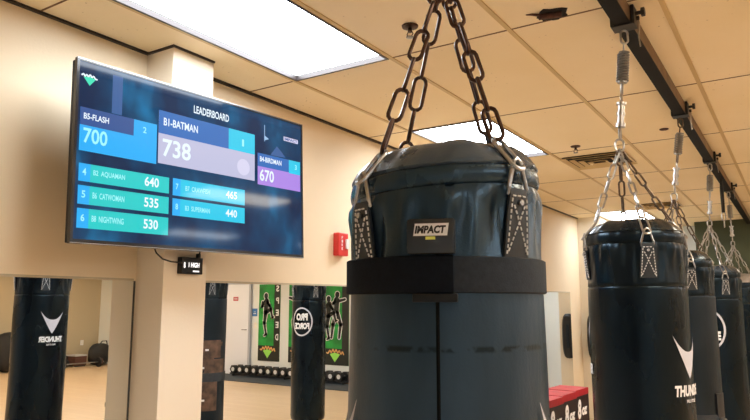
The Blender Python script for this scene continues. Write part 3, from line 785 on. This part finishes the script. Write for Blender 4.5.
# --- fifth
B5 = (-.50, 7.15); R5 = .19; ZT5 = .20
bagE, HE = punching_bag(B5[0], B5[1], 'fifth and farthest punching bag, at the right edge, with a silver top', R=R5, ztop=ZT5, length=1.35,
    straps=(-110, -20, 70, 160), body=M['bag_black'], skirt=M['cap_black'], cap=M['silver_cap'], chain_m=M['chain_silver'], ring_m=M['chain_silver'], apex=.56, crown=.085)  # crown coloured silver over a black body

for y, l in ((BYY, 'rail clamp straight above the nearest punching bag'), (B2[1], 'black rail clamp above the second punching bag, with a dangling wire'),
             (B3[1], 'black rail clamp above the third punching bag'), (B4[1], 'black rail clamp above the fourth punching bag'), (B5[1], 'black rail clamp above the fifth punching bag')):
    clamp(y, l)
t = thing('rope_strap', 'black strap with a steel snap hook hanging from the rail between fourth and fifth bags', 'strap', (RX, 6.45, EYE+.50))
bm = NB(); tube(bm, [(0, 0, .598), (0, 0, .50), (0, 0, .30)], [.010, .016, .014], 8); link('strap_body', bm, M['black'], t)
bm = NB(); link_loop(bm, Vector((0, 0, .265)), EZ, Vector((1, 0, 0)), .08, .04, .005); link_loop(bm, Vector((0, 0, .20)), EZ, Vector((0, 1, 0)), .07, .036, .005); link('snap_hook', bm, M['chain_silver'], t)

# ------------------------------------------------------------------ far wall as the mirror shows it
# door
d = thing('door_1', None, None, (5.84, FY, 0)); d['kind'] = 'structure'; d['label'] = 'white door with a grey frame in the far white wall, seen in the long mirror'
bm = NB(); box(bm, -.46, .46, -.045, -.002, .01, 2.01, bevel=.003); link('door_leaf', bm, M['door'], d, smooth=False)
bm = NB(); box(bm, -.52, -.465, -.06, -.001, 0, 2.07); box(bm, .465, .52, -.06, -.001, 0, 2.07); box(bm, -.465, .465, -.06, -.001, 2.015, 2.07); link('door_frame', bm, M['door_frame'], d, smooth=False)
bm = NB(); rod(bm, (-.40, -.045, 1.0), (-.40, -.085, 1.0), .012); rod(bm, (-.40, -.085, 1.0), (-.29, -.085, 1.0), .010); link('door_handle', bm, M['silver'], d)
t = thing('door_sign', 'small red sign on the white door in the mirror', 'sign', (5.79, FY-.046, 1.64))
bm = NB(); box(bm, -.075, .075, -.006, 0, 0, .09); link('plate', bm, M['sign_red'], t, smooth=False)
bm = NB(); flat_text(bm, 'NO', (0, -.0068, 0), Vector((1, 0, 0)), EZ, -.05, .03, .10, .035, .03); link('lettering', bm, M['white'], t, smooth=False)
t = thing('wall_sign', 'small blue sign on the white wall beside the door in the mirror', 'sign', (5.235, FY, 1.30))
bm = NB(); box(bm, -.075, .075, -.008, -.001, 0, .17); link('plate', bm, M['sign_blue'], t, smooth=False)
bm = NB(); box(bm, -.04, .04, -.0095, -.008, .05, .065); box(bm, -.03, .03, -.0095, -.008, .09, .10); link('pictogram', bm, M['white'], t, smooth=False)
t = thing('light_switch', 'small white wall switch under the blue sign in the mirror', 'switch', (5.21, FY, 1.04))
bm = NB(); box(bm, -.04, .04, -.006, -.001, 0, .12); link('plate', bm, M['beige'], t, smooth=False)
bm = NB(); box(bm, -.010, .010, -.012, -.006, .045, .075); link('toggle', bm, M['white'], t, smooth=False)

def shape(bm, O, V_, F_):
    bv = [bm.verts.new((O[0]+u, O[1], O[2]+v)) for u, v in V_]
    for f in F_:
        try: bm.faces.new([bv[i] for i in f])
        except ValueError: pass
def capsule(a, b, r0, r1, n=8):
    a, b = Vector(a), Vector(b); d_ = (b-a); an = math.atan2(d_.y, d_.x); V_ = []
    for k in range(n+1):
        t_ = an-PI/2-PI*k/n; V_.append((a.x+r0*math.cos(t_), a.y+r0*math.sin(t_)))
    for k in range(n+1):
        t_ = an+PI/2-PI*k/n; V_.append((b.x+r1*math.cos(t_), b.y+r1*math.sin(t_)))
    return V_, [tuple(range(len(V_)))]
KICK = [((0, 1.34), (0, 1.36), .062, .062), ((-.02, 1.22), (.01, .95), .075, .062), ((-.05, 1.21), (-.13, 1.10), .036, .030), ((-.13, 1.10), (-.04, 1.17), .030, .026),
        ((.05, 1.2), (.13, 1.08), .036, .03), ((.13, 1.08), (.12, 1.2), .03, .026), ((0, .93), (.04, .68), .060, .045), ((.04, .68), (-.02, .40), .042, .028), ((-.02, .40), (.04, .37), .026, .020),
        ((0, .94), (-.16, 1.02), .056, .045), ((-.16, 1.02), (-.22, .82), .042, .028), ((-.22, .82), (-.27, .83), .024, .018)]
PUNCH = [((0, 1.40), (0, 1.42), .060, .060), ((.02, 1.28), (.02, 1.0), .078, .062), ((.06, 1.26), (.15, 1.18), .036, .03), ((.15, 1.18), (.05, 1.26), .03, .028), ((-.04, 1.26), (-.22, 1.30), .036, .028),
         ((.03, .98), (.12, .72), .06, .044), ((.12, .72), (.16, .42), .042, .028), ((0, .98), (-.10, .72), .058, .044), ((-.10, .72), (-.06, .42), .042, .028)]
def banner(x, figs, letters, label):
    t = thing('wall_banner', label, 'banner', (x, FY, .34), group='green banners on the far wall')
    z0, hh, w = 0, 1.66, .62; y_ = -.010
    bm = NB(); box(bm, -w/2, w/2, -.010, -.002, 0, hh); sh = link('banner_sheet', bm, M['banner_green'], t, smooth=False)
    bm = NB(); box(bm, -w/2, -w/2+.17, y_-.002, y_-.0005, 0, hh); box(bm, -w/2+.17, w/2, y_-.002, y_-.0005, 0, .33); link('black_border', bm, M['banner_black'], sh, smooth=False)
    if letters:
        bm = NB()
        for k, ch in enumerate(letters): flat_text(bm, ch, (0, y_-.004, 0), Vector((1, 0, 0)), EZ, -w/2+.035, hh-.16-k*.262, .085, .135, .03)
        link('lettering', bm, M['white'], sh, smooth=False)
    for gi, (fig, ox, oz, fl, sc) in enumerate(figs):
        bo = NB(); bi = NB()
        for a, b, r0, r1 in fig:
            a = (ox+fl*a[0]*sc, oz+a[1]*sc); b = (ox+fl*b[0]*sc, oz+b[1]*sc)
            shape(bo, (0, y_-.0045-gi*.003, 0), *capsule(a, b, r0*sc+.016, r1*sc+.016)); shape(bi, (0, y_-.0055-gi*.003, 0), *capsule(a, b, r0*sc, r1*sc))
        link('figure_outline', bo, M['white'], sh, smooth=False); link('figure_print', bi, M['banner_black'], sh, smooth=False)
    bm = NB(); shape(bm, (.03, y_-.004, .06), [(-.13, .16), (0, 0), (.13, .16), (0, .19)], [(0, 1, 2, 3)]); link('emblem', bm, M['lime'], sh, smooth=False)
    bm = NB(); shape(bm, (.03, y_-.005, .22), *strokes([(-.22, -.01), (-.19, .06), (-.15, .0), (-.11, .08), (-.07, .02), (-.03, .10), (.01, .03), (.05, .10), (.09, .02), (.13, .08), (.17, .01), (.22, .03)], .028)); link('emblem_script', bm, M['orange'], sh, smooth=False)
banner(4.80, [(KICK, .10, .22, 1, .88)], 'SPEED', 'green banner beside the white door with a kicking fighter and letters SPEED')
banner(3.93, [(PUNCH, .10, .22, -1, .88)], '', 'green fighter banner half hidden behind the round-logo bag in the mirror')
banner(2.97, [(PUNCH, -.02, .18, 1, .88), (KICK, .20, .20, 1, .84)], '', 'green banner with two sparring fighters, nearest the red fire alarm in the mirror')
bm = NB(); box(bm, 1.9, 6.25, 9.92, FY-.01, .001, .014); o = link('floor_mat', bm, M['mat_floor'], smooth=False); tag(o, 'dark rubber floor mat along the far wall under the dumbbells', 'floor mat')
t = thing('dumbbell_rack', 'low black rack carrying the row of dumbbells along the far wall', 'rack', (4.1, FY-.16, .014))
bm = NB(); box(bm, -1.60, 1.60, -.10, -.06, .03, .06); box(bm, -1.60, 1.60, .06, .10, .03, .06); link('rails', bm, M['iron'], t, smooth=False)
for x in (-1.5, 0, 1.5):
    bm = NB(); box(bm, x-.02, x+.02, -.12, .12, 0, .03); link('foot', bm, M['iron'], t, smooth=False)
def hexa(bm, y0, y1, r):
    a = [bm.verts.new((r*math.cos(PI/3*k), y0, r*math.sin(PI/3*k))) for k in range(6)]; b = [bm.verts.new((r*math.cos(PI/3*k), y1, r*math.sin(PI/3*k))) for k in range(6)]
    bm.faces.new(a); bm.faces.new(b)
    for k in range(6): bm.faces.new((a[k], a[(k+1) % 6], b[(k+1) % 6], b[k]))
def make_dumbbell():
    t = thing('dumbbell', 'black hexagonal dumbbell with a pale label in the row on the low rack', 'dumbbell', (0, 0, 0), group='dumbbells along the far wall')
    for s in (-1, 1):
        bm = NB(); hexa(bm, s*.06, s*.15, .092); hd = link('head', bm, M['iron'], t, smooth=False)
        bm = NB(); lathe(bm, [(.045, 0), (.045, .002)], 20)
        for v in bm.verts: v.co = Vector((v.co.x, s*(.1503+v.co.z), v.co.y))
        link('label_disc', bm, M['label'], hd, smooth=False)
    bm = NB(); rod(bm, (0, -.06, 0), (0, .06, 0), .017); link('handle', bm, M['silver'], t)
    return t
def copy_tree(o, parent=None):
    c = o.copy(); C.objects.link(c)
    if parent: c.parent = parent
    for ch in o.children: copy_tree(ch, c)
    return c
db0 = make_dumbbell()
for k in range(15):
    o = db0 if k == 0 else copy_tree(db0)
    o.location = (5.56-k*.205, FY-.16, .014+.06+.0805)
# rounded black thing on the corner pier, built as a pad
t = thing('gym_pad', 'black oval striking pad hanging at the far corner, seen in the end of the mirror', 'pad', (-2.34, 9.05, .84))
bm = NB(); vs = []
ring0, ring1, ring2 = [], [], []
for k in range(28):
    a = 2*PI*k/28; c, s = math.cos(a), math.sin(a); ex = lambda v_: math.copysign(abs(v_)**.6, v_)
    ring0.append(bm.verts.new((.085*ex(c), -.002, .30+.30*ex(s)))); ring1.append(bm.verts.new((.085*ex(c), -.07, .30+.30*ex(s)))); ring2.append(bm.verts.new((.065*ex(c), -.10, .30+.27*ex(s))))
for k in range(28):
    j = (k+1) % 28; bm.faces.new((ring0[k], ring0[j], ring1[j], ring1[k])); bm.faces.new((ring1[k], ring1[j], ring2[j], ring2[k]))
bm.faces.new(ring0); bm.faces.new(ring2)
link('padding', bm, M['black'], t)
bm = NB(); box(bm, -.02, .02, -.112, -.098, .14, .46, bevel=.003); link('handle_strap', bm, M['bag_grey'], t, smooth=False)

# ------------------------------------------------------------------ gear along the right wall, seen in the left mirror
def wallplate(y):
    t = thing('power_outlet', 'white power outlet low on the tan wall, seen in the left mirror', 'outlet', (WR, y, .50))
    bm = NB(); box(bm, -.008, -.001, -.045, .045, 0, .13, bevel=.001); link('plate', bm, M['white'], t, smooth=False)
    bm = NB()
    for z in (.03, .08): box(bm, -.010, -.008, -.018, .018, z, z+.03)
    link('sockets', bm, M['beige'], t, smooth=False)
wallplate(10.42)
def lump(bm, sx, sy, sz, seed, n=24, m_=12, c=(0, 0, 0), flat=.0):
    rnd = random.Random(seed); p = [rnd.uniform(0, 6) for _ in range(4)]; rows = []
    for i in range(m_+1):
        th = PI*i/m_; row = []
        for j in range(n):
            a = 2*PI*j/n; k = 1+.07*math.sin(3*a+p[0]+2*th)+.05*math.sin(5*a+p[1]-3*th)
            sq = lambda v_: math.copysign(abs(v_)**.75, v_)
            row.append(bm.verts.new((c[0]+sx*k*sq(math.sin(th))*math.cos(a), c[1]+sy*k*sq(math.sin(th))*math.sin(a), c[2]+sz-sz*sq(math.cos(th)))))
        rows.append(row)
    for a, b in zip(rows, rows[1:]):
        for j in range(n): bm.faces.new((a[j], a[(j+1) % n], b[(j+1) % n], b[j]))
    bmesh.ops.remove_doubles(bm, verts=bm.verts[:], dist=.0005)
t = thing('gear_bag', 'big black gear bag standing by the tan wall at the left edge of the mirror', 'bag', (10.55, 8.35, 0))
bm = NB(); lump(bm, .26, .34, .46, 3); link('body', bm, M['black'], t)
bm = NB(); tube(bm, [(-.2, -.14, .80), (-.26, -.05, 1.00), (-.26, .08, 1.0), (-.2, .14, .80)], .018, 8); link('handle', bm, M['strap'], t)
bm = NB(); box(bm, -.275, -.262, -.10, .16, .58, .62); link('side_print', bm, M['white'], t, smooth=False)
t = thing('gear_bag', 'black rounded gear bag in the corner behind the pile of weights in the left mirror', 'bag', (10.38, 10.60, 0))
bm = NB(); lump(bm, .24, .28, .28, 9); link('body', bm, M['black'], t)
bm = NB(); tube(bm, [(-.12, -.14, .48), (-.16, -.05, .62), (-.16, .08, .62), (-.12, .14, .48)], .014, 8); link('handle', bm, M['strap'], t)
def kettle(x, y, r, label):
    t = thing('kettlebell', label, 'kettlebell', (x, y, 0))
    bm = NB(); lathe(bm, [(r*.55, 0), (r*.9, r*.35), (r, r*.9), (r*.85, r*1.5), (r*.4, r*1.85), (.01, r*1.9)], 24); link('bell', bm, M['iron'], t)
    bm = NB(); tube(bm, [(0, -r*.5, r*1.65), (0, -r*.62, r*2.2), (0, -r*.3, r*2.7), (0, r*.3, r*2.7), (0, r*.62, r*2.2), (0, r*.5, r*1.65)], .016, 8); link('handle', bm, M['iron'], t)
kettle(10.6, 9.50, .12, 'black kettlebell nearest the second bag in the left mirror'); kettle(10.6, 9.80, .10, 'smaller black kettlebell in the middle of the weights pile')
t = thing('barbell', 'dark barbell lying along the foot of the tan wall in the left mirror', 'barbell', (10.0, 9.85, 0))
bm = NB(); rod(bm, (0, -.62, .12), (0, .62, .12), .014); link('bar', bm, M['silver'], t)
for s in (-1, 1):
    for q in (0, 1):
        bm = NB(); rod(bm, (0, s*(.46+.05*q), .12), (0, s*(.495+.05*q), .12), .12-.025*q, 24); link('weight_plate', bm, M['rust'] if q else M['iron'], t)
t = thing('step_box', 'low grey and red step box beside the corner bag in the left mirror', 'box', (10.60, 10.10, 0))
bm = NB(); box(bm, -.2, .2, -.16, .16, .03, .26, bevel=.01); link('body', bm, M['rust'], t, smooth=False)
bm = NB(); box(bm, -.21, .21, -.17, .17, .26, .29, bevel=.005); link('lid', bm, M['label'], t, smooth=False)
for s in (-1, 1):
    bm = NB(); box(bm, s*.16-.03, s*.16+.03, -.14, .14, 0, .03); link('foot', bm, M['iron'], t, smooth=False)

# ------------------------------------------------------------------ glove boxes on a side table
TX0, TX1, TY0, TY1, TZ = -1.125, -.940, 2.87, 3.52, .90
t = thing('side_table', 'low black side table under the red glove boxes', 'table', ((TX0+TX1)/2, (TY0+TY1)/2, 0))
hx_, hy_ = (TX1-TX0)/2, (TY1-TY0)/2
bm = NB(); box(bm, -hx_, hx_, -hy_, hy_, TZ-.03, TZ, bevel=.004); link('table_top', bm, M['black'], t, smooth=False)
for sx_ in (-1, 1):
    for sy_ in (-1, 1):
        bm = NB(); box(bm, sx_*(hx_-.03)-.015, sx_*(hx_-.03)+.015, sy_*(hy_-.03)-.015, sy_*(hy_-.03)+.015, 0, TZ-.03); link('leg', bm, M['iron'], t, smooth=False)
for k, (y, lab) in enumerate(((2.98, 'red and black glove box nearest the first bag, front of the three'), (3.19, 'red and black glove box in the middle of the three'), (3.40, 'red and black glove box farthest back, beside the second bag'))):
    g = thing('glove_box', lab, 'box', (-1.032, y, TZ), rotz=math.radians(-4), group='red glove boxes')
    w = .097; hz_ = .245
    bm = NB(); box(bm, -.075, .075, -w, w, 0, hz_-.002, bevel=.002); bd = link('carton', bm, M['red_card'], g, smooth=False)
    bm = NB(); box(bm, .0755, .0765, -w+.010, w-.004, .0, hz_-.030)
    box(bm, -.06, .06, -w+.02, w-.02, hz_-.0018, hz_-.0012); link('black_panel', bm, M['black_card'], bd, smooth=False)
    bm = NB(); flat_text(bm, '8', (.0772, 0, 0), EY, EZ, -.070, .105, .050, .095, .05, .15); flat_text(bm, 'oz', (.0772, 0, 0), EY, EZ, -.012, .118, .075, .040, .05, .15); link('lettering', bm, M['white'], bd, smooth=False)
    bm = NB()
    v_, f_ = strokes([(-w+.01, .11), (-.03, .075), (.03, .03), (.06, 0.003)], .010); bv = [bm.verts.new((.0771, u, v)) for u, v in v_]
    for f in f_: bm.faces.new([bv[i] for i in f])
    link('red_swoosh', bm, M['red_card'], bd, smooth=False)
    bm = NB(); box(bm, -.075, .075, -w, w, hz_-.002, hz_+.001); box(bm, .073, .0755, -w, w, hz_-.03, hz_); link('lid', bm, M['red_card'], g, smooth=False)

# ------------------------------------------------------------------ world and colour
w = bpy.data.worlds.new('world'); bpy.context.scene.world = w; w.use_nodes = True
w.node_tree.nodes['Background'].inputs['Color'].default_value = (.6, .7, .9, 1); w.node_tree.nodes['Background'].inputs['Strength'].default_value = .05
vs_ = bpy.context.scene.view_settings
vs_.view_transform = 'Standard'; vs_.look = 'None'; vs_.exposure = 0.62; vs_.gamma = 1; vs_.use_curve_mapping = False
